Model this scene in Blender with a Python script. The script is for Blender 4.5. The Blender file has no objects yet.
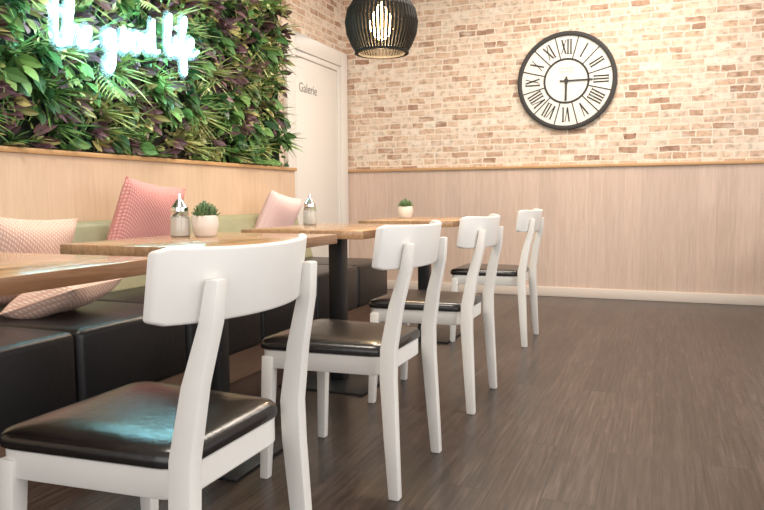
import bpy, bmesh, math, random
from mathutils import Vector, Matrix
random.seed(7)
S=bpy.context.scene
COL=S.collection
R=math.radians

# ---------------------------------------------------------------- materials
def newmat(name):
    m=bpy.data.materials.new(name); m.use_nodes=True
    nt=m.node_tree; b=nt.nodes['Principled BSDF']
    return m,nt,b
def simple(name,col,rough=.5,metal=0,spec=None,emit=None,estr=0,trans=0,coat=0,noise=0,nscale=8,bump=0):
    m,nt,b=newmat(name)
    b.inputs['Base Color'].default_value=(*col,1)
    b.inputs['Roughness'].default_value=rough
    b.inputs['Metallic'].default_value=metal
    if spec is not None: b.inputs['Specular IOR Level'].default_value=spec
    if emit: 
        b.inputs['Emission Color'].default_value=(*emit,1); b.inputs['Emission Strength'].default_value=estr
    b.inputs['Transmission Weight'].default_value=trans
    b.inputs['Coat Weight'].default_value=coat
    if noise or bump:
        tc=nt.nodes.new('ShaderNodeTexCoord'); n=nt.nodes.new('ShaderNodeTexNoise'); n.inputs['Scale'].default_value=nscale
        n.inputs['Detail'].default_value=4
        nt.links.new(tc.outputs['Object'],n.inputs['Vector'])
        if noise:
            r=nt.nodes.new('ShaderNodeValToRGB')
            r.color_ramp.elements[0].position=.3; r.color_ramp.elements[1].position=.7
            r.color_ramp.elements[0].color=(*[c*(1-noise) for c in col],1)
            r.color_ramp.elements[1].color=(*[min(1,c*(1+noise)) for c in col],1)
            nt.links.new(n.outputs['Fac'],r.inputs['Fac']); nt.links.new(r.outputs['Color'],b.inputs['Base Color'])
        if bump:
            bp=nt.nodes.new('ShaderNodeBump'); bp.inputs['Strength'].default_value=bump; bp.inputs['Distance'].default_value=.01
            nt.links.new(n.outputs['Fac'],bp.inputs['Height']); nt.links.new(bp.outputs['Normal'],b.inputs['Normal'])
    return m
def ramp(nt,stops,interp='LINEAR'):
    r=nt.nodes.new('ShaderNodeValToRGB'); cr=r.color_ramp; cr.interpolation=interp
    while len(cr.elements)<len(stops): cr.elements.new(.5)
    for e,(p,c) in zip(cr.elements,stops): e.position=p; e.color=(*c,1)
    return r
def mul(nt,a,b,fac=1.0,mode='MULTIPLY'):
    m=nt.nodes.new('ShaderNodeMix'); m.data_type='RGBA'; m.blend_type=mode
    m.inputs[0].default_value=fac
    nt.links.new(a,m.inputs[6]); nt.links.new(b,m.inputs[7]); return m.outputs[2]
def wood(name,stops,scale=(1,1,1),rough=.45,nscale=3,planks=None,plank_axes='yx',gap=.004,gapcol=(.3,.3,.3),var=(.8,1.1),coat=0,spec=.5,bump=.15,coord='Object',distort=1.2):
    """stretched-noise wood grain; planks=(length,width) adds boards"""
    m,nt,b=newmat(name)
    tc=nt.nodes.new('ShaderNodeTexCoord') if coord=='Object' else nt.nodes.new('ShaderNodeNewGeometry')
    src=tc.outputs['Object'] if coord=='Object' else tc.outputs['Position']
    mp=nt.nodes.new('ShaderNodeMapping'); mp.inputs['Scale'].default_value=scale
    nt.links.new(src,mp.inputs['Vector'])
    n=nt.nodes.new('ShaderNodeTexNoise'); n.inputs['Scale'].default_value=nscale; n.inputs['Detail'].default_value=8
    n.inputs['Roughness'].default_value=.65; n.inputs['Distortion'].default_value=distort
    vec=mp.outputs['Vector']
    col=None
    if planks:
        sp=nt.nodes.new('ShaderNodeSeparateXYZ'); nt.links.new(src,sp.inputs[0])
        cb=nt.nodes.new('ShaderNodeCombineXYZ')
        ax={'x':0,'y':1,'z':2}
        nt.links.new(sp.outputs[ax[plank_axes[0]]],cb.inputs[0]); nt.links.new(sp.outputs[ax[plank_axes[1]]],cb.inputs[1])
        br=nt.nodes.new('ShaderNodeTexBrick'); br.inputs['Scale'].default_value=1
        br.inputs['Brick Width'].default_value=planks[0]; br.inputs['Row Height'].default_value=planks[1]
        br.inputs['Mortar Size'].default_value=gap; br.inputs['Mortar Smooth'].default_value=.1
        br.inputs['Color1'].default_value=(0,0,0,1); br.inputs['Color2'].default_value=(1,1,1,1); br.inputs['Mortar'].default_value=(.5,.5,.5,1)
        br.offset=.37; br.offset_frequency=2
        nt.links.new(cb.outputs[0],br.inputs['Vector'])
        vm=nt.nodes.new('ShaderNodeVectorMath'); vm.operation='MULTIPLY_ADD'
        vm.inputs[1].default_value=(7,7,7); nt.links.new(br.outputs['Color'],vm.inputs[0]); nt.links.new(vec,vm.inputs[2])
        vec=vm.outputs[0]
        vr=ramp(nt,[(0,(var[0],)*3),(1,(var[1],)*3)]); nt.links.new(br.outputs['Color'],vr.inputs['Fac'])
    nt.links.new(vec,n.inputs['Vector'])
    r=ramp(nt,stops); nt.links.new(n.outputs['Fac'],r.inputs['Fac'])
    out=r.outputs['Color']
    if planks:
        out=mul(nt,out,vr.outputs['Color'])
        g=ramp(nt,[(0,(1,1,1)),(1,gapcol)]); nt.links.new(br.outputs['Fac'],g.inputs['Fac'])
        out=mul(nt,out,g.outputs['Color'])
    nt.links.new(out,b.inputs['Base Color'])
    b.inputs['Roughness'].default_value=rough; b.inputs['Coat Weight'].default_value=coat
    b.inputs['Specular IOR Level'].default_value=spec
    bp=nt.nodes.new('ShaderNodeBump'); bp.inputs['Strength'].default_value=bump; bp.inputs['Distance'].default_value=.003
    nt.links.new(n.outputs['Fac'],bp.inputs['Height']); nt.links.new(bp.outputs['Normal'],b.inputs['Normal'])
    return m
def brick_wall():
    m,nt,b=newmat('brick_wallpaper')
    g=nt.nodes.new('ShaderNodeNewGeometry'); sp=nt.nodes.new('ShaderNodeSeparateXYZ'); nt.links.new(g.outputs['Position'],sp.inputs[0])
    ad=nt.nodes.new('ShaderNodeMath'); ad.operation='ADD'; nt.links.new(sp.outputs[0],ad.inputs[0]); nt.links.new(sp.outputs[1],ad.inputs[1])
    cb=nt.nodes.new('ShaderNodeCombineXYZ'); nt.links.new(ad.outputs[0],cb.inputs[0]); nt.links.new(sp.outputs[2],cb.inputs[1])
    dn=nt.nodes.new('ShaderNodeTexNoise'); dn.inputs['Scale'].default_value=11; dn.inputs['Detail'].default_value=4
    nt.links.new(cb.outputs[0],dn.inputs['Vector'])
    vm=nt.nodes.new('ShaderNodeVectorMath'); vm.operation='MULTIPLY_ADD'; vm.inputs[1].default_value=(.04,.028,0)
    nt.links.new(dn.outputs['Color'],vm.inputs[0]); nt.links.new(cb.outputs[0],vm.inputs[2])
    br=nt.nodes.new('ShaderNodeTexBrick'); br.inputs['Scale'].default_value=1
    br.inputs['Brick Width'].default_value=.165; br.inputs['Row Height'].default_value=.058
    br.inputs['Mortar Size'].default_value=.0075; br.inputs['Mortar Smooth'].default_value=.6
    br.inputs['Color1'].default_value=(0,0,0,1); br.inputs['Color2'].default_value=(1,1,1,1); br.inputs['Mortar'].default_value=(.5,.5,.5,1)
    br.squash=.7; br.squash_frequency=3; br.offset=.45
    nt.links.new(vm.outputs[0],br.inputs['Vector'])
    r=ramp(nt,[(0,(.36,.215,.145)),(.15,(.52,.345,.24)),(.38,(.66,.49,.365)),(.58,(.73,.60,.475)),(.8,(.60,.415,.29)),(1,(.78,.69,.58))])
    nt.links.new(br.outputs['Color'],r.inputs['Fac'])
    n2=nt.nodes.new('ShaderNodeTexNoise'); n2.inputs['Scale'].default_value=22; n2.inputs['Detail'].default_value=6
    nt.links.new(cb.outputs[0],n2.inputs['Vector'])
    r2=ramp(nt,[(.3,(.62,.58,.54)),(.5,(1,1,1)),(.75,(1.15,1.15,1.15))]); nt.links.new(n2.outputs['Fac'],r2.inputs['Fac'])
    c=mul(nt,r.outputs['Color'],r2.outputs['Color'])
    n3=nt.nodes.new('ShaderNodeTexNoise'); n3.inputs['Scale'].default_value=14; n3.inputs['Detail'].default_value=5
    mp=nt.nodes.new('ShaderNodeMapping'); mp.inputs['Location'].default_value=(5,3,0); mp.inputs['Scale'].default_value=(.6,1.5,1)
    nt.links.new(cb.outputs[0],mp.inputs[0]); nt.links.new(mp.outputs[0],n3.inputs['Vector'])
    r3=ramp(nt,[(.52,(0,0,0)),(.74,(.6,.6,.6))]); nt.links.new(n3.outputs['Fac'],r3.inputs['Fac'])
    mw=nt.nodes.new('ShaderNodeMix'); mw.data_type='RGBA'; mw.inputs[7].default_value=(.80,.72,.62,1)
    nt.links.new(r3.outputs['Color'],mw.inputs[0]); nt.links.new(c,mw.inputs[6])
    mx=nt.nodes.new('ShaderNodeMix'); mx.data_type='RGBA'; mx.inputs[7].default_value=(.76,.66,.55,1)
    nt.links.new(br.outputs['Fac'],mx.inputs[0]); nt.links.new(mw.outputs[2],mx.inputs[6])
    nt.links.new(mx.outputs[2],b.inputs['Base Color']); b.inputs['Roughness'].default_value=.8
    bp=nt.nodes.new('ShaderNodeBump'); bp.inputs['Strength'].default_value=.25; bp.inputs['Distance'].default_value=.004; bp.invert=True
    nt.links.new(br.outputs['Fac'],bp.inputs['Height']); nt.links.new(bp.outputs['Normal'],b.inputs['Normal'])
    return m
def leafmat(name,stops,rough=.45):
    m,nt,b=newmat(name)
    g=nt.nodes.new('ShaderNodeNewGeometry'); r=ramp(nt,stops)
    nt.links.new(g.outputs['Random Per Island'],r.inputs['Fac']); nt.links.new(r.outputs['Color'],b.inputs['Base Color'])
    b.inputs['Roughness'].default_value=rough
    return m
def fabric(name,c1,c2,scale=60,kind='diamond'):
    m,nt,b=newmat(name)
    tc=nt.nodes.new('ShaderNodeTexCoord')
    w1=nt.nodes.new('ShaderNodeTexWave'); w2=nt.nodes.new('ShaderNodeTexWave')
    w1.bands_direction='DIAGONAL' if kind=='diamond' else 'X'; w2.bands_direction='Z' if kind!='diamond' else 'X'
    for w in (w1,w2):
        w.inputs['Scale'].default_value=scale; w.inputs['Distortion'].default_value=.6; nt.links.new(tc.outputs['Object'],w.inputs['Vector'])
    mm=nt.nodes.new('ShaderNodeMath'); mm.operation='MULTIPLY'; nt.links.new(w1.outputs['Fac'],mm.inputs[0]); nt.links.new(w2.outputs['Fac'],mm.inputs[1])
    r=ramp(nt,[(.1,c1),(.5,c2)]); nt.links.new(mm.outputs[0],r.inputs['Fac']); nt.links.new(r.outputs['Color'],b.inputs['Base Color'])
    b.inputs['Roughness'].default_value=.9
    bp=nt.nodes.new('ShaderNodeBump'); bp.inputs['Strength'].default_value=.5; bp.inputs['Distance'].default_value=.003
    nt.links.new(mm.outputs[0],bp.inputs['Height']); nt.links.new(bp.outputs['Normal'],b.inputs['Normal'])
    return m

M_brick=brick_wall()
M_floor=wood('dark_vinyl_planks',[(.30,(.016,.0105,.008)),(.48,(.040,.027,.021)),(.62,(.070,.049,.040)),(.8,(.13,.097,.08))],scale=(22,.9,1),nscale=3.5,planks=(1.25,.155),rough=.32,gap=.0016,gapcol=(.35,.32,.3),var=(.75,1.22),coord='Geo',bump=.14,coat=.08,distort=.7)
M_wains=wood('pale_vertical_wood',[(.2,(.50,.355,.28)),(.5,(.59,.445,.36)),(.8,(.67,.525,.44))],scale=(9,9,.6),nscale=4,planks=(3.0,.145),plank_axes='zx',rough=.55,gap=.0012,gapcol=(.85,.83,.82),var=(.95,1.05),coord='Geo',bump=.03)
M_panel=wood('beige_laminate',[(.2,(.54,.38,.26)),(.5,(.61,.445,.315)),(.8,(.67,.51,.375))],scale=(1,8,.6),nscale=4,rough=.5,coord='Geo',bump=.03)
M_trim=wood('oak_trim',[(.2,(.44,.24,.10)),(.6,(.58,.35,.165)),(.9,(.68,.43,.23))],scale=(1,1,14),nscale=3,rough=.4,coord='Geo')
M_plinth=wood('brown_plinth',[(.2,(.16,.09,.055)),(.8,(.26,.15,.10))],scale=(1,1,10),nscale=3,rough=.5,coord='Geo')
M_table=wood('oak_tabletop',[(.2,(.27,.14,.065)),(.5,(.44,.25,.125)),(.85,(.62,.40,.23))],scale=(16,1.2,16),nscale=2.5,planks=(.5,.05),plank_axes='yx',rough=.25,gap=.0006,gapcol=(.6,.5,.45),var=(.8,1.15),coat=.35)
M_white=simple('white_lacquer',(.80,.775,.73),.35,noise=.02)
M_doorw=simple('door_paint',(.80,.76,.71),.45)
M_base=simple('baseboard_paint',(.66,.57,.50),.5)
M_black=simple('black_powdercoat',(.010,.010,.011),.4)
M_blk2=simple('black_lamella',(.012,.011,.010),.65,spec=.25)
M_leather=simple('black_leather',(.010,.008,.0075),.24,bump=.08,nscale=60,spec=.6)
M_bench=simple('bench_black_leather',(.009,.008,.009),.36,bump=.1,nscale=40)
M_olive=simple('olive_leather',(.32,.31,.19),.45,noise=.06,bump=.08,nscale=30)
M_ceil=simple('ceiling_paint',(.85,.83,.80),.8)
M_glass=simple('clear_glass',(1,1,1),.02,trans=1)
M_sugar=simple('sugar',(.9,.86,.78),.8)
M_chrome=simple('chrome',(.8,.8,.8),.15,metal=1)
M_pot=simple('ceramic_pot',(.80,.74,.66),.3)
M_soil=simple('soil',(.05,.03,.02),.9)
M_succ=leafmat('succulent',[(0,(.06,.13,.05)),(.5,(.14,.24,.10)),(1,(.26,.34,.18))])
M_face=simple('clock_face_paint',(.80,.77,.69),.6,noise=.04,nscale=5)
M_ink=simple('clock_ink',(.03,.027,.025),.6)
M_text=simple('grey_lettering',(.30,.27,.25),.6)
M_neon=simple('neon_tube',(.8,1,1),.3,emit=(.38,.88,1.0),estr=40)
M_bulb=simple('amber_bulb',(1,.7,.35),.2,emit=(1,.62,.27),estr=40)
M_cable=simple('black_cable',(.02,.02,.02),.5)
M_p1=fabric('coral_weave',(.64,.25,.23),(.84,.47,.42),34,'diamond')
M_p2=fabric('pale_pink_cotton',(.80,.54,.52),(.86,.64,.61),25,'x')
M_p3=fabric('blush_knit',(.68,.43,.34),(.84,.64,.54),30,'diamond')
# see-through material added to imitate the glow around the neon letters
M_halo=bpy.data.materials.new('neon_halo'); M_halo.use_nodes=True
nt=M_halo.node_tree; nt.nodes.clear()
o_=nt.nodes.new('ShaderNodeOutputMaterial'); mx=nt.nodes.new('ShaderNodeMixShader'); tr=nt.nodes.new('ShaderNodeBsdfTransparent'); tl=nt.nodes.new('ShaderNodeBsdfTranslucent'); df=nt.nodes.new('ShaderNodeBsdfDiffuse'); m2=nt.nodes.new('ShaderNodeMixShader')
tl.inputs[0].default_value=(.75,.96,1,1); df.inputs[0].default_value=(.75,.96,1,1)
nt.links.new(tl.outputs[0],m2.inputs[1]); nt.links.new(df.outputs[0],m2.inputs[2]); mx.inputs[0].default_value=.11
nt.links.new(tr.outputs[0],mx.inputs[1]); nt.links.new(m2.outputs[0],mx.inputs[2]); nt.links.new(mx.outputs[0],o_.inputs[0])

# ---------------------------------------------------------------- mesh helpers
def empty(name,loc=(0,0,0),rotz=0):
    e=bpy.data.objects.new(name,None); COL.objects.link(e); e.location=loc; e.rotation_euler=(0,0,rotz); e.empty_display_size=.1
    return e
def obj(name,me,parent=None,loc=None,rot=None):
    o=bpy.data.objects.new(name,me); COL.objects.link(o)
    if parent: o.parent=parent
    if loc: o.location=loc
    if rot: o.rotation_euler=rot
    return o
def fin(bm,name,mats,smooth=False,bevel=0,segs=2,ang=30):
    bmesh.ops.remove_doubles(bm,verts=bm.verts,dist=1e-6)
    bmesh.ops.recalc_face_normals(bm,faces=bm.faces)
    if bevel:
        ed=[e for e in bm.edges if len(e.link_faces)==2 and e.calc_face_angle(0)>R(ang)]
        bmesh.ops.bevel(bm,geom=ed,offset=bevel,segments=segs,profile=.5,affect='EDGES',clamp_overlap=True)
    me=bpy.data.meshes.new(name); bm.to_mesh(me); bm.free()
    if not isinstance(mats,(list,tuple)): mats=[mats]
    for m in mats: me.materials.append(m)
    if smooth:
        for p in me.polygons: p.use_smooth=True
        try: me.set_sharp_from_angle(angle=R(40))
        except Exception: pass
    return me
def boxbm(bm,lo,hi,mi=0):
    vs=[bm.verts.new((x,y,z)) for x in (lo[0],hi[0]) for y in (lo[1],hi[1]) for z in (lo[2],hi[2])]
    for f in ((0,1,3,2),(4,6,7,5),(0,4,5,1),(2,3,7,6),(0,2,6,4),(1,5,7,3)):
        fc=bm.faces.new([vs[i] for i in f]); fc.material_index=mi
def boxme(name,lo,hi,mat,bevel=0,segs=2):
    bm=bmesh.new(); boxbm(bm,lo,hi); return fin(bm,name,mat,smooth=bevel>0,bevel=bevel,segs=segs)
def box(name,lo,hi,mat,bevel=0,segs=2,parent=None):
    c=[(a+b)/2 for a,b in zip(lo,hi)]
    l=[a-b for a,b in zip(lo,c)]; h=[a-b for a,b in zip(hi,c)]
    return obj(name,boxme(name,l,h,mat,bevel,segs),parent,loc=c)
def rings(bm,rs,cap=True,closed=True,mi=0):
    V=[[bm.verts.new(p) for p in r] for r in rs]
    n=len(V[0])
    for a,b in zip(V[:-1],V[1:]):
        for i in range(n if closed else n-1):
            f=bm.faces.new((a[i],a[(i+1)%n],b[(i+1)%n],b[i])); f.material_index=mi
    if cap:
        for r in (V[0],V[-1]):
            f=bm.faces.new(r); f.material_index=mi
def legme(name,pts,mat,bevel=.005):
    bm=bmesh.new()
    rings(bm,[[(x-w/2,y-d/2,z),(x+w/2,y-d/2,z),(x+w/2,y+d/2,z),(x-w/2,y+d/2,z)] for x,y,z,w,d in pts])
    return fin(bm,name,mat,smooth=True,bevel=bevel,ang=50)
def rpoly(cs,r,n=6):
    out=[]; N=len(cs)
    for i in range(N):
        p=Vector(cs[i]); a=(Vector(cs[i-1])-p).normalized(); b=(Vector(cs[(i+1)%N])-p).normalized()
        p0=p+a*r; p2=p+b*r
        for k in range(n+1):
            t=k/n; out.append((1-t)**2*p0+2*t*(1-t)*p+t*t*p2)
    return out
def slabme(name,outline,prof,mat):
    c=sum(outline,Vector((0,0)))/len(outline)
    bm=bmesh.new(); rs=[]
    for ins,z in prof:
        rg=[]
        for p in outline:
            d=p-c; L=d.length; q=c+d*max(0,(L-ins)/L); rg.append((q.x,q.y,z))
        rs.append(rg)
    rings(bm,rs); return fin(bm,name,mat,smooth=True)
def latheme(name,prof,mat,n=32,cap=True):
    bm=bmesh.new()
    rings(bm,[[(r*math.cos(2*math.pi*i/n),r*math.sin(2*math.pi*i/n),z) for i in range(n)] for r,z in prof],cap=cap)
    return fin(bm,name,mat,smooth=True)

# ---------------------------------------------------------------- room
XL=-2.93; YB=6.36; ZC=3.1; XR=3.4; YF=-2.2
box('floor',(XL-.1,YF,-.06),(XR,YB+.1,0),M_floor)
box('ceiling',(XL-.1,YF,ZC),(XR,YB+.1,ZC+.08),M_ceil)
box('wall_back',(XL-.1,YB,0),(XR,YB+.1,ZC),M_brick)
box('wall_left',(XL-.1,YF,0),(XL,YB,ZC),M_brick)
box('trim_wainscot_back',(XL,YB-.02,.085),(XR,YB,1.15),M_wains)
box('trim_rail_back',(XL,YB-.04,1.15),(XR,YB,1.175),M_trim,.004)
box('baseboard_back',(XL,YB-.035,0),(XR,YB,.085),M_base,.004)
# left partition that backs the bench
box('trim_panel_left',(XL,-1.2,0),(-2.73,4.95,1.115),M_panel)
box('trim_rail_left',(XL,-1.2,1.115),(-2.715,4.965,1.140),M_trim,.004)
# door
d=empty('door_1',(XL+.001,5.75,0))
bm=bmesh.new()
y0,y1,zt,cw=-.62,.58,2.30,.14
boxbm(bm,(0,y0,0),(.045,y0+cw,zt)); boxbm(bm,(0,y1-cw,0),(.045,y1,zt)); boxbm(bm,(0,y0+cw,zt-cw),(.045,y1-cw,zt))
obj('door_casing',fin(bm,'door_casing',M_doorw,True,.006),d)
bm=bmesh.new()
boxbm(bm,(0,y0+cw,0),(.028,y0+cw+.03,zt-cw)); boxbm(bm,(0,y1-cw-.05,0),(.028,y1-cw,zt-cw)); boxbm(bm,(0,y0+cw+.03,zt-cw-.05),(.028,y1-cw-.05,zt-cw))
obj('door_stop',fin(bm,'door_stop',M_doorw,True,.004),d)
obj('door_leaf',boxme('door_leaf',(0,y0+cw+.032,.01),(.015,y1-cw-.052,zt-cw-.052),M_doorw,.003),d)
tc=bpy.data.curves.new('lettering','FONT'); tc.body='Galerie'; tc.size=.115; tc.extrude=.001; tc.align_x='LEFT'
tc.materials.append(M_text)
t=bpy.data.objects.new('door_lettering',tc); COL.objects.link(t); t.parent=d; t.location=(.017,-.37,1.82); t.rotation_euler=(R(90),0,R(90))

# ---------------------------------------------------------------- chairs
bm=bmesh.new(); rs=[]
N=24
for i in range(N+1):
    y=-.25+.5*i/N; u=y/.25
    off=-.060*u*u-.020*u**4
    e=max(0,(abs(u)-.9)/.1); sh=.007*e*e
    zb,zt=.690+sh-.004*(1-u*u),.816-sh+.006*u*u
    f=lambda z: .262+(z-.75)*.14+off
    th=.021
    rs.append([(f(zb),y,zb),(f(zt),y,zt),(f(zt)-th,y,zt),(f(zb)-th,y,zb)])
rings(bm,rs); ME_rest=fin(bm,'backrest',M_white,True,bevel=.006,segs=3,ang=50)
ME_post=[]
for s in (-1,1):
    ME_post.append(legme('rear_leg',[(.210,s*.207,0,.034,.032),(.198,s*.202,.18,.042,.034),(.187,s*.195,.36,.048,.036),(.187,s*.190,.45,.048,.036),(.208,s*.182,.58,.042,.034),(.236,s*.172,.69,.034,.033),(.246,s*.168,.765,.026,.032)],M_white))
ME_fl=[legme('front_leg',[(-.238,s*.205,0,.030,.030),(-.228,s*.195,.25,.037,.036),(-.223,s*.19,.40,.040,.040)],M_white) for s in (-1,1)]
out=rpoly([(-.262,-.215),(.172,-.185),(.172,.185),(-.262,.215)],.055)
ME_apron=slabme('seat_frame',[Vector((p.x*.965,p.y*.965)) for p in out],[(.004,.362),(0,.366),(0,.418),(.004,.42)],M_white)
ME_seat=slabme('seat_cushion',out,[(.012,.418),(.002,.423),(0,.432),(.003,.443),(.012,.451),(.03,.4555),(.07,.459),(.12,.461)],M_leather)
def chair(x,y,rz=0):
    e=empty('dining_chair',(x,y,0),rz)
    obj('backrest',ME_rest,e); obj('rear_leg_1',ME_post[0],e); obj('rear_leg_2',ME_post[1],e)
    obj('front_leg_1',ME_fl[0],e); obj('front_leg_2',ME_fl[1],e); obj('seat_frame',ME_apron,e); obj('seat_cushion',ME_seat,e)
    return e
chair(-.940,1.148); chair(-.924,2.085); chair(-.918,2.965); chair(-.943,4.33)
chair(.985,5.72,R(180))

# ---------------------------------------------------------------- tables
TZ=.76
ME_top=boxme('table_top',(-.30,-.385,TZ-.036),(.30,.385,TZ),M_table,.003)
ME_col=boxme('column',(-.036,-.036,.012),(.036,.036,TZ-.044),M_black,.006)
ME_plate=boxme('base_plate',(-.22,-.22,0),(.22,.22,.012),M_black,.003)
bm=bmesh.new(); boxbm(bm,(-.2,-.03,TZ-.046),(.2,.03,TZ-.037)); boxbm(bm,(-.03,-.25,TZ-.046),(.03,.25,TZ-.037)); ME_sp=fin(bm,'top_bracket',M_black)
def table(x,y):
    e=empty('cafe_table',(x,y,0))
    obj('table_top',ME_top,e); obj('column',ME_col,e); obj('base_plate',ME_plate,e); obj('top_bracket',ME_sp,e)
table(-1.41,.965); table(-1.45,2.03); table(-1.45,3.05); table(-1.41,4.27); table(1.55,5.65)

# ---------------------------------------------------------------- bench
b=empty('upholstered_bench',(0,0,0))
ys=[-.6+.6*i for i in range(10)]; ys[-1]=4.75
box('plinth',(-2.725,-.6,0),(-1.93,4.72,.16),M_plinth,parent=b)
for i in range(len(ys)-1):
    a,c=ys[i]+.002,ys[i+1]-.002
    box('seat_segment_%d'%(i+1),(-2.56,a,.16),(-1.85,c,.45),M_bench,.028,4,b)
    bm=bmesh.new()
    rings(bm,[[(-2.50,y,.40),(-2.60,y,.79),(-2.725,y,.79),(-2.725,y,.40)] for y in (a,c)])
    obj('back_segment_%d'%(i+1),fin(bm,'back_segment',M_olive,True,.03,4),b)
    bm=bmesh.new()
    rings(bm,[[(-2.46,y,.44),(-2.505,y,.60),(-2.60,y,.60),(-2.56,y,.44)] for y in (a,c)])
    obj('lumbar_segment_%d'%(i+1),fin(bm,'lumbar_segment',M_olive,True,.02,4),b)

# ---------------------------------------------------------------- cushions
def pillow(name,w,h,t,mat,loc,rot):
    n=20; bm=bmesh.new(); G={}
    for s in (1,-1):
        for i in range(n+1):
            for j in range(n+1):
                u=-1+2*i/n; v=-1+2*j/n
                if s==-1 and (i in(0,n) or j in (0,n)): G[s,i,j]=G[1,i,j]; continue
                th=t/2*((1-u**4)*(1-v**4))**.55*(1+.05*math.sin(5*u+3*v))
                x=w/2*u*(1-.07*(1-v*v)); z=h/2*v*(1-.07*(1-u*u))
                G[s,i,j]=bm.verts.new((x,s*th,z))
        for i in range(n):
            for j in range(n):
                bm.faces.new([G[s,i,j],G[s,i+1,j],G[s,i+1,j+1],G[s,i,j+1]])
    o=obj(name,fin(bm,name,mat,True),None,loc,rot); return o
pillow('throw_pillow',.40,.42,.14,M_p1,(-2.45,2.86,.785),(R(18),R(8),R(82)))
pillow('throw_pillow',.38,.38,.13,M_p2,(-2.50,4.27,.75),(R(22),R(10),R(84)))
pillow('throw_pillow',.40,.40,.15,M_p3,(-2.39,2.06,.65),(R(24),R(3),R(86)))
pillow('throw_pillow',.36,.32,.12,M_p3,(-2.18,2.06,.521),(R(72),R(0),R(104)))

# ---------------------------------------------------------------- table ware
def dispenser(x,y):
    e=empty('sugar_dispenser',(x,y,TZ+.0005))
    obj('jar',latheme('jar',[(.001,0),(.032,0),(.035,.004),(.036,.02),(.034,.075),(.030,.09),(.028,.098)],M_glass),e)
    obj('sugar_fill',latheme('sugar_fill',[(.001,.004),(.031,.004),(.0325,.02),(.0315,.070),(.001,.074)],M_sugar),e)
    obj('lid',latheme('lid',[(.029,.092),(.031,.094),(.031,.108),(.026,.112),(.013,.132),(.007,.138),(.006,.158),(.0035,.158)],M_chrome),e)
dispenser(-1.64,2.10); dispenser(-1.68,3.20)
def pot(x,y,seed):
    rnd=random.Random(seed)
    e=empty('potted_succulent',(x,y,TZ+.0005))
    obj('pot',latheme('pot',[(.001,0),(.034,0),(.040,.006),(.050,.045),(.047,.076),(.043,.078),(.041,.068),(.001,.066)],M_pot),e)
    obj('soil',latheme('soil',[(.001,.069),(.0395,.067),(.039,.060)],M_soil,cap=True),e)
    bm=bmesh.new()
    for cx,cy,sc in ((0,0,1.35),(.024,.012,1.0),(-.026,.012,1.1),(.005,-.028,1.0),(-.012,-.008,1.0)):
        for lv in range(4):
            k=7
            for a in range(k):
                an=2*math.pi*(a+lv*.5)/k+rnd.uniform(-.2,.2); el=R(18+lv*21); L=.036*sc*(1-.08*lv)
                dr=Vector((math.cos(an)*math.cos(el),math.sin(an)*math.cos(el),math.sin(el)))
                sd=Vector((-math.sin(an),math.cos(an),0)); up=dr.cross(sd)*-1
                o=Vector((cx,cy,.068+lv*.006))
                rr=[]
                for t_,w in ((0,.003),(.35,.0065),(.7,.006),(1,.0008)):
                    c=o+dr*L*t_+Vector((0,0,1))*L*.25*t_*t_
                    rr.append([c+sd*w*sc,c+up*w*.45*sc,c-sd*w*sc,c-up*w*.45*sc])
                rings(bm,rr)
    obj('succulent_leaves',fin(bm,'succulent_leaves',M_succ,True),e)
pot(-1.56,2.14,1); pot(-1.58,4.38,2)

# ---------------------------------------------------------------- wall clock
ck=empty('wall_clock',(-.787,YB-.002,1.905)); ck.scale=(.895,1,.895)
def annme(name,r0,r1,yf,yb,mat,n=96,bev=0):
    bm=bmesh.new(); rs=[]
    for i in range(n):
        a=2*math.pi*i/n; c,s=math.cos(a),math.sin(a)
        rs.append([(r0*c,yf,r0*s),(r1*c,yf,r1*s),(r1*c,yb,r1*s),(r0*c,yb,r0*s)])
    rs.append(rs[0]); rings(bm,rs,cap=False); return fin(bm,name,mat,True,bevel=bev,ang=50)
bm=bmesh.new(); rings(bm,[[(.45*math.cos(2*math.pi*i/96),y,.45*math.sin(2*math.pi*i/96)) for i in range(96)] for y in (-.018,0)])
obj('clock_face',fin(bm,'clock_face',M_face),ck)
obj('clock_rim',annme('clock_rim',.432,.475,-.035,0,M_ink,bev=.006),ck)
obj('inner_ring',annme('inner_ring',.200,.220,-.021,-.017,M_ink),ck)
bm=bmesh.new()
def bar(p,q,w,ang,rad,tw=None,yf=-.0215):
    p=Vector(p); q=Vector(q); dd=(q-p).normalized(); nn=Vector((-dd.y,dd.x))*w/2
    pts=[p+nn,p-nn,q-nn,q+nn]
    er=Vector((math.sin(ang),math.cos(ang))); et=Vector((math.cos(ang),-math.sin(ang)))
    P=[er*(rad+v.y)+et*v.x for v in pts]
    rings(bm,[[(v.x,y,v.y) for v in P] for y in (yf,-.0175)])
NUM={1:'I',2:'II',3:'III',4:'IIII',5:'V',6:'VI',7:'VII',8:'VIII',9:'IX',10:'X',11:'XI',12:'XII'}
W={'I':.028,'V':.052,'X':.052}
for k,sx in NUM.items():
    ang=k*math.pi/6; tot=sum(W[c] for c in sx); u=-tot/2; H=.068; q=.326
    for c in sx:
        m_=u+W[c]/2
        if c=='I':
            bar((m_,-H),(m_,H),.0135,ang,q); bar((m_-.011,H),(m_+.011,H),.005,ang,q); bar((m_-.011,-H),(m_+.011,-H),.005,ang,q)
        if c=='V':
            bar((m_-.020,H),(m_,-H),.014,ang,q); bar((m_+.020,H),(m_,-H),.007,ang,q)
        if c=='X':
            bar((m_-.020,H),(m_+.020,-H),.014,ang,q); bar((m_+.020,H),(m_-.020,-H),.007,ang,q)
        u+=W[c]
    a2=ang+math.pi/12
    bar((0,-.106),(0,.108),.010,a2,.322)
obj('numerals',fin(bm,'numerals',M_ink),ck)
bm=bmesh.new()
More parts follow.
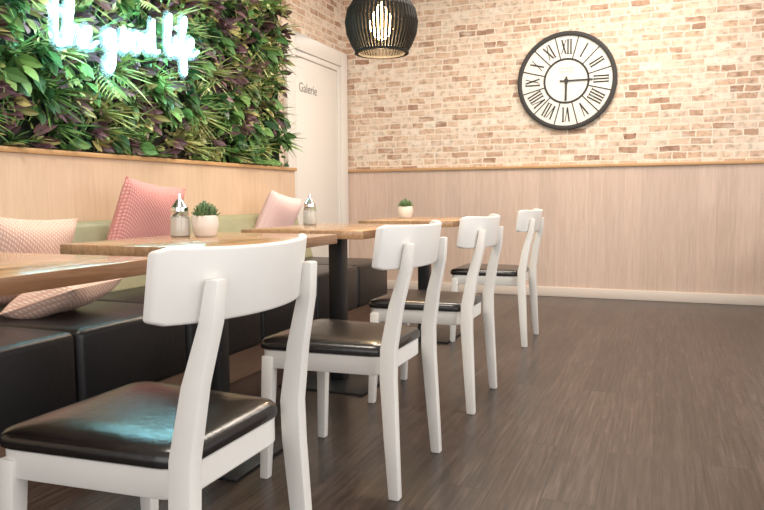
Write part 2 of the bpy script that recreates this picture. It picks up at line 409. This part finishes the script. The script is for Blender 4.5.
bar((0,-.06),(0,.25),.013,R(90),0,yf=-.03); bar((0,-.04),(0,.19),.018,R(181),0,yf=-.03)
rings(bm,[[(.022*math.cos(2*math.pi*i/24),y,.022*math.sin(2*math.pi*i/24)) for i in range(24)] for y in (-.034,-.018)])
obj('hands',fin(bm,'hands',M_ink),ck)
tc=bpy.data.curves.new('dial_lettering','FONT'); tc.body='ANTIQUE\nDE PARIS'; tc.size=.034; tc.align_x='CENTER'; tc.materials.append(M_text)
t=bpy.data.objects.new('dial_lettering',tc); COL.objects.link(t); t.parent=ck; t.location=(0,-.0185,.11); t.rotation_euler=(R(90),0,0)

# ---------------------------------------------------------------- pendant lamp
LX,LY,LZ=-1.537,3.86,1.92
lp=empty('pendant_lamp',(LX,LY,LZ))
prof=[(.06,.17),(.10,.165),(.155,.13),(.195,.07),(.210,.0),(.200,-.07),(.172,-.135),(.147,-.175)]
bm=bmesh.new(); NS=56
for i in range(NS):
    a=2*math.pi*i/NS; c,s=math.cos(a),math.sin(a); rr=[]
    for r,z in prof:
        w=.0074*(r/.208)
        rr.append([((r+k*.005)*c-j*w*s,(r+k*.005)*s+j*w*c,z) for j,k in ((-1,1),(1,1),(1,-1),(-1,-1))])
    rings(bm,rr)
obj('lamellas',fin(bm,'lamellas',M_blk2),lp)
for k,(r,z) in enumerate(((.058,.17),(.147,-.175))):
    bm=bmesh.new(); rs=[]
    for i in range(49):
        a=2*math.pi*i/48; rs.append([((r+dr)*math.cos(a),(r+dr)*math.sin(a),z+dz) for dr,dz in ((-.01,-.006),(.012,-.006),(.012,.006),(-.01,.006))])
    rings(bm,rs,cap=False); obj('ring_%d'%(k+1),fin(bm,'ring',M_blk2,True),lp)
obj('top_disc',latheme('top_disc',[(.001,.172),(.055,.172),(.055,.178),(.001,.178)],M_blk2),lp)
obj('socket',latheme('socket',[(.001,.17),(.024,.17),(.024,.115),(.018,.11),(.001,.11)],M_black),lp)
obj('bulb',latheme('bulb',[(.014,.11),(.022,.09),(.052,.045),(.070,.0),(.068,-.04),(.050,-.075),(.026,-.095),(.001,-.10)],M_bulb),lp)
obj('cable',latheme('cable',[(.004,.175),(.004,ZC-LZ)],M_cable,8),lp)
obj('ceiling_rose',latheme('ceiling_rose',[(.05,ZC-LZ-.0005),(.05,ZC-LZ-.02),(.01,ZC-LZ-.035)],M_black),lp)

# ---------------------------------------------------------------- living green wall
MG=[leafmat('leaf_dark',[(0,(.015,.055,.018)),(.5,(.04,.115,.032)),(1,(.09,.20,.06))],.4),
    leafmat('leaf_mid',[(0,(.06,.155,.045)),(.5,(.13,.27,.07)),(1,(.24,.40,.12))]),
    leafmat('leaf_lime',[(0,(.22,.33,.09)),(.5,(.44,.52,.18)),(1,(.66,.66,.33))]),
    leafmat('leaf_purple',[(0,(.06,.03,.04)),(.5,(.15,.07,.09)),(1,(.28,.16,.17))]),
    leafmat('leaf_olive',[(0,(.16,.18,.07)),(.5,(.34,.32,.12)),(1,(.58,.50,.20))]),
    simple('hedge_backing',(.010,.020,.010),.9)]
gw=empty('green_plant_wall',(0,0,0))
XF=-2.84
YA,YE,ZA,ZE=.9,4.92,1.142,3.08
box('backing_board',(XL,YA,ZA),(XF,YE-.02,ZE),MG[5],parent=gw)
verts=[];faces=[];fm=[]
def leaf(o,dr,up,L,w,droop,shape,mi,segs=5,fold=.25):
    sd=dr.cross(up)
    if sd.length<1e-3: return
    sd.normalize(); nb=sd.cross(dr).normalized()
    b0=len(verts); p=o.copy(); d_=dr.copy()
    for i in range(segs+1):
        t=i/segs
        ww=w*(shape(t))
        q=p
        for v in (q-sd*ww+nb*ww*fold, q, q+sd*ww+nb*ww*fold):
            verts.append((max(v.x,XF-.002),min(v.y,YE),max(v.z,ZA+.004)))
        d_=(d_+Vector((0,0,-droop/segs))).normalized(); p=p+d_*(L/segs)
    for i in range(segs):
        a=b0+3*i
        faces.append((a,a+1,a+4,a+3)); faces.append((a+1,a+2,a+5,a+4)); fm.extend((mi,mi))
blade=lambda t:(1-t)**.6*(.5+.5*min(1,t*4))
ovate=lambda t:math.sin(math.pi*min(1,t*.94+.06))**.8
rn=random
def rdir(spread):
    a=rn.uniform(0,2*math.pi); e=rn.uniform(0,spread)
    return Vector((math.cos(e),math.sin(e)*math.cos(a),math.sin(e)*math.sin(a)))
def plant(y,z,kind):
    o=Vector((XF,y,z)); X=Vector((1,0,0))
    if kind=='palm':
        for k in range(rn.randint(3,5)):
            d0=rdir(1.15); L=rn.uniform(.18,.28); mi=rn.choice((1,1,2)); p=o.copy(); dd=d0.copy()
            sd=d0.cross(Vector((0,0,1))).normalized()
            n=10
            for i in range(n):
                dd=(dd+Vector((0,0,-.07))).normalized(); p=p+dd*L/n; t=i/n
                ll=.085*math.sin(math.pi*(.15+.8*t))+.02
                for s in (-1,1):
                    leaf(p,(dd*.75+sd*s).normalized(),X,ll,.0065,.5,blade,mi,3)
            leaf(o,d0,X,L,.003,.75,blade,mi,5)
    elif kind=='tuft':
        mi=rn.choice((1,1,2,2,1,4)); sz=rn.uniform(.9,1.45)
        for k in range(rn.randint(32,46)):
            leaf(o,rdir(1.4),Vector((0,rn.uniform(-1,1),1)).normalized(),sz*rn.uniform(.14,.24),.0082,rn.uniform(.0,.45),blade,mi,5)
    elif kind=='broad':
        mi=rn.choice((0,0,1,0,1))
        for k in range(rn.randint(8,12)):
            dd=rdir(1.2); st=o+dd*rn.uniform(.02,.09)
            leaf(st,(dd+Vector((0,0,-.4))).normalized(),X,rn.uniform(.08,.14),rn.uniform(.022,.038),.6,ovate,mi,6,.3)
    elif kind=='small':
        mi=rn.choice((0,1,4,2,1))
        for k in range(rn.randint(24,34)):
            st=o+rdir(1.4)*rn.uniform(.02,.11)
            leaf(st,rdir(1.5),X,rn.uniform(.03,.05),rn.uniform(.010,.016),.3,ovate,mi,3,.2)
    elif kind=='purple':
        for k in range(rn.randint(10,14)):
            dd=rdir(1.2); st=o+dd*rn.uniform(.02,.09)
            leaf(st,(dd+Vector((0,0,.1))).normalized(),X,rn.uniform(.07,.13),rn.uniform(.014,.024),.5,ovate,3 if rn.random()<.68 else 4,5,.3)
st=.115; z=ZA+.03
while z<2.75:
    y=YA
    while y<YE-.02:
        plant(y+rn.uniform(-.05,.05),z+rn.uniform(-.04,.04),rn.choice(('small','small','broad','purple','broad','purple')))
        y+=st
    z+=st
z=ZA+.08
while z<2.8:
    y=YA+.1
    while y<YE-.05:
        plant(y+rn.uniform(-.09,.09),z+rn.uniform(-.07,.07),rn.choice(('palm','tuft','tuft','tuft','tuft','tuft','purple','broad')))
        y+=.21
    z+=.19
me=bpy.data.meshes.new('foliage'); me.from_pydata(verts,[],faces)
for m in MG[:5]: me.materials.append(m)
me.polygons.foreach_set('material_index',fm); me.update()
obj('foliage',me,gw)

# ---------------------------------------------------------------- neon sign
ST=[[(.35,2.1),(.25,1.3),(.22,.4),(.4,0),(.75,.2)],[(-.1,1.45),(.3,1.55),(.85,1.5)],
 [(.75,.2),(1.2,1.3),(1.3,2.1),(1.1,2.0),(1.02,1.0),(1.0,0),(1.1,.7),(1.45,1.0),(1.6,.6),(1.6,.1),(1.9,.1)],
 [(1.9,.35),(2.35,.6),(2.3,1.0),(2.0,.85),(1.95,.3),(2.25,0),(2.75,.35)],
 [(3.9,.9),(3.5,1.0),(3.25,.5),(3.5,.05),(3.85,.3),(3.95,1.0),(3.9,0),(3.8,-.8),(3.4,-1.0),(3.25,-.6),(3.7,-.2),(4.2,.3)],
 [(4.7,1.0),(4.35,.7),(4.4,.1),(4.8,.05),(5.0,.6),(4.7,1.0),(5.1,.85)],
 [(5.6,1.0),(5.25,.7),(5.3,.1),(5.7,.05),(5.9,.6),(5.6,1.0),(6.0,.85)],
 [(6.75,.85),(6.4,1.0),(6.15,.5),(6.4,.05),(6.75,.35),(6.95,2.1),(6.85,.3),(7.05,0),(7.3,.2)],
 [(8.0,.4),(8.35,1.4),(8.4,2.1),(8.2,2.0),(8.1,1.0),(8.15,.1),(8.4,0),(8.7,.6)],
 [(8.75,1.0),(8.72,.3),(8.85,0),(9.1,.3)],[(8.82,1.45),(8.86,1.5)],
 [(9.1,.3),(9.6,1.3),(9.75,2.05),(9.5,2.0),(9.4,1.0),(9.35,-.6),(9.5,-1.0),(9.65,-.6),(9.5,.1),(9.9,.3)],
 [(9.9,.35),(10.35,.6),(10.3,1.0),(10.0,.85),(9.95,.3),(10.25,0),(10.8,.35)]]
ns=empty('neon_sign',(-2.58,2.44,1.595))
sc=.100
def script_curve(name,depth,mat,x,flat=1):
    cu=bpy.data.curves.new(name,'CURVE'); cu.dimensions='3D'; cu.bevel_depth=depth; cu.bevel_resolution=3; cu.resolution_u=8
    for s in ST:
        sp=cu.splines.new('NURBS'); sp.points.add(len(s)-1)
        for p,(u,v) in zip(sp.points,s): p.co=(0,u*sc,v*sc*1.1+u*.013,1)
        sp.order_u=3; sp.use_endpoint_u=True
    cu.materials.append(mat)
    t=bpy.data.objects.new(name,cu); COL.objects.link(t); t.parent=ns; t.location=(x,0,0); t.scale=(flat,1,1)
script_curve('neon_tubes',.0075,M_neon,0)
script_curve('halo_backing',.032,M_halo,-.018,.08)  # added flat, wider copy of the letters; lit by the tubes as a halo
bm=bmesh.new()
for u in (.3,1.5,2.3,3.6,4.7,5.6,6.8,8.3,9.5,10.3):
    zz=.05*sc+u*.013
    boxbm(bm,(-.25,u*sc-.004,zz),(-.004,u*sc+.004,zz+.008))
obj('mounting_pins',fin(bm,'mounting_pins',M_chrome),ns)

# ---------------------------------------------------------------- lights
def area(name,loc,rot,sx,sy,power,col):
    l=bpy.data.lights.new(name,'AREA'); l.shape='RECTANGLE'; l.size=sx; l.size_y=sy; l.energy=power; l.color=col
    o=bpy.data.objects.new(name,l); COL.objects.link(o); o.location=loc; o.rotation_euler=rot; return o
for i,(x,y,p) in enumerate(((-1.3,1.6,56),(-1.3,4.4,48),(1.2,3.0,32),(-.2,5.2,44))):
    area('ceiling_light',(x,y,ZC-.03),(0,0,0),.8,.8,p,(1,.885,.77))
area('window_light',(3.3,1.8,1.7),(0,R(90),0),2.2,4.5,90,(1,.985,.98))
area('window_light',(.2,-2.1,1.6),(R(90),0,0),4.5,2.2,58,(1,.985,.98))
pl=bpy.data.lights.new('bulb_light','POINT'); pl.energy=20; pl.color=(1,.72,.42); pl.shadow_soft_size=.05
o=bpy.data.objects.new('bulb_light',pl); COL.objects.link(o); o.parent=lp; o.location=(0,0,-.15)
w=bpy.data.worlds.new('world'); S.world=w; w.use_nodes=True
w.node_tree.nodes['Background'].inputs[0].default_value=(1,.98,.98,1); w.node_tree.nodes['Background'].inputs[1].default_value=.6

# ---------------------------------------------------------------- camera
cam=bpy.data.cameras.new('camera'); co=bpy.data.objects.new('camera',cam); COL.objects.link(co)
cam.sensor_width=36; cam.lens=694/764*36; cam.clip_start=.02
Mx=Matrix.Rotation(R(21.8),4,'Z')@Matrix.Rotation(R(90-4.75),4,'X')@Matrix.Rotation(R(-.4),4,'Z')
co.matrix_world=Matrix.Translation((0,0,.9))@Mx
S.camera=co
S.view_settings.view_transform='Standard'
S.view_settings.exposure=0.03
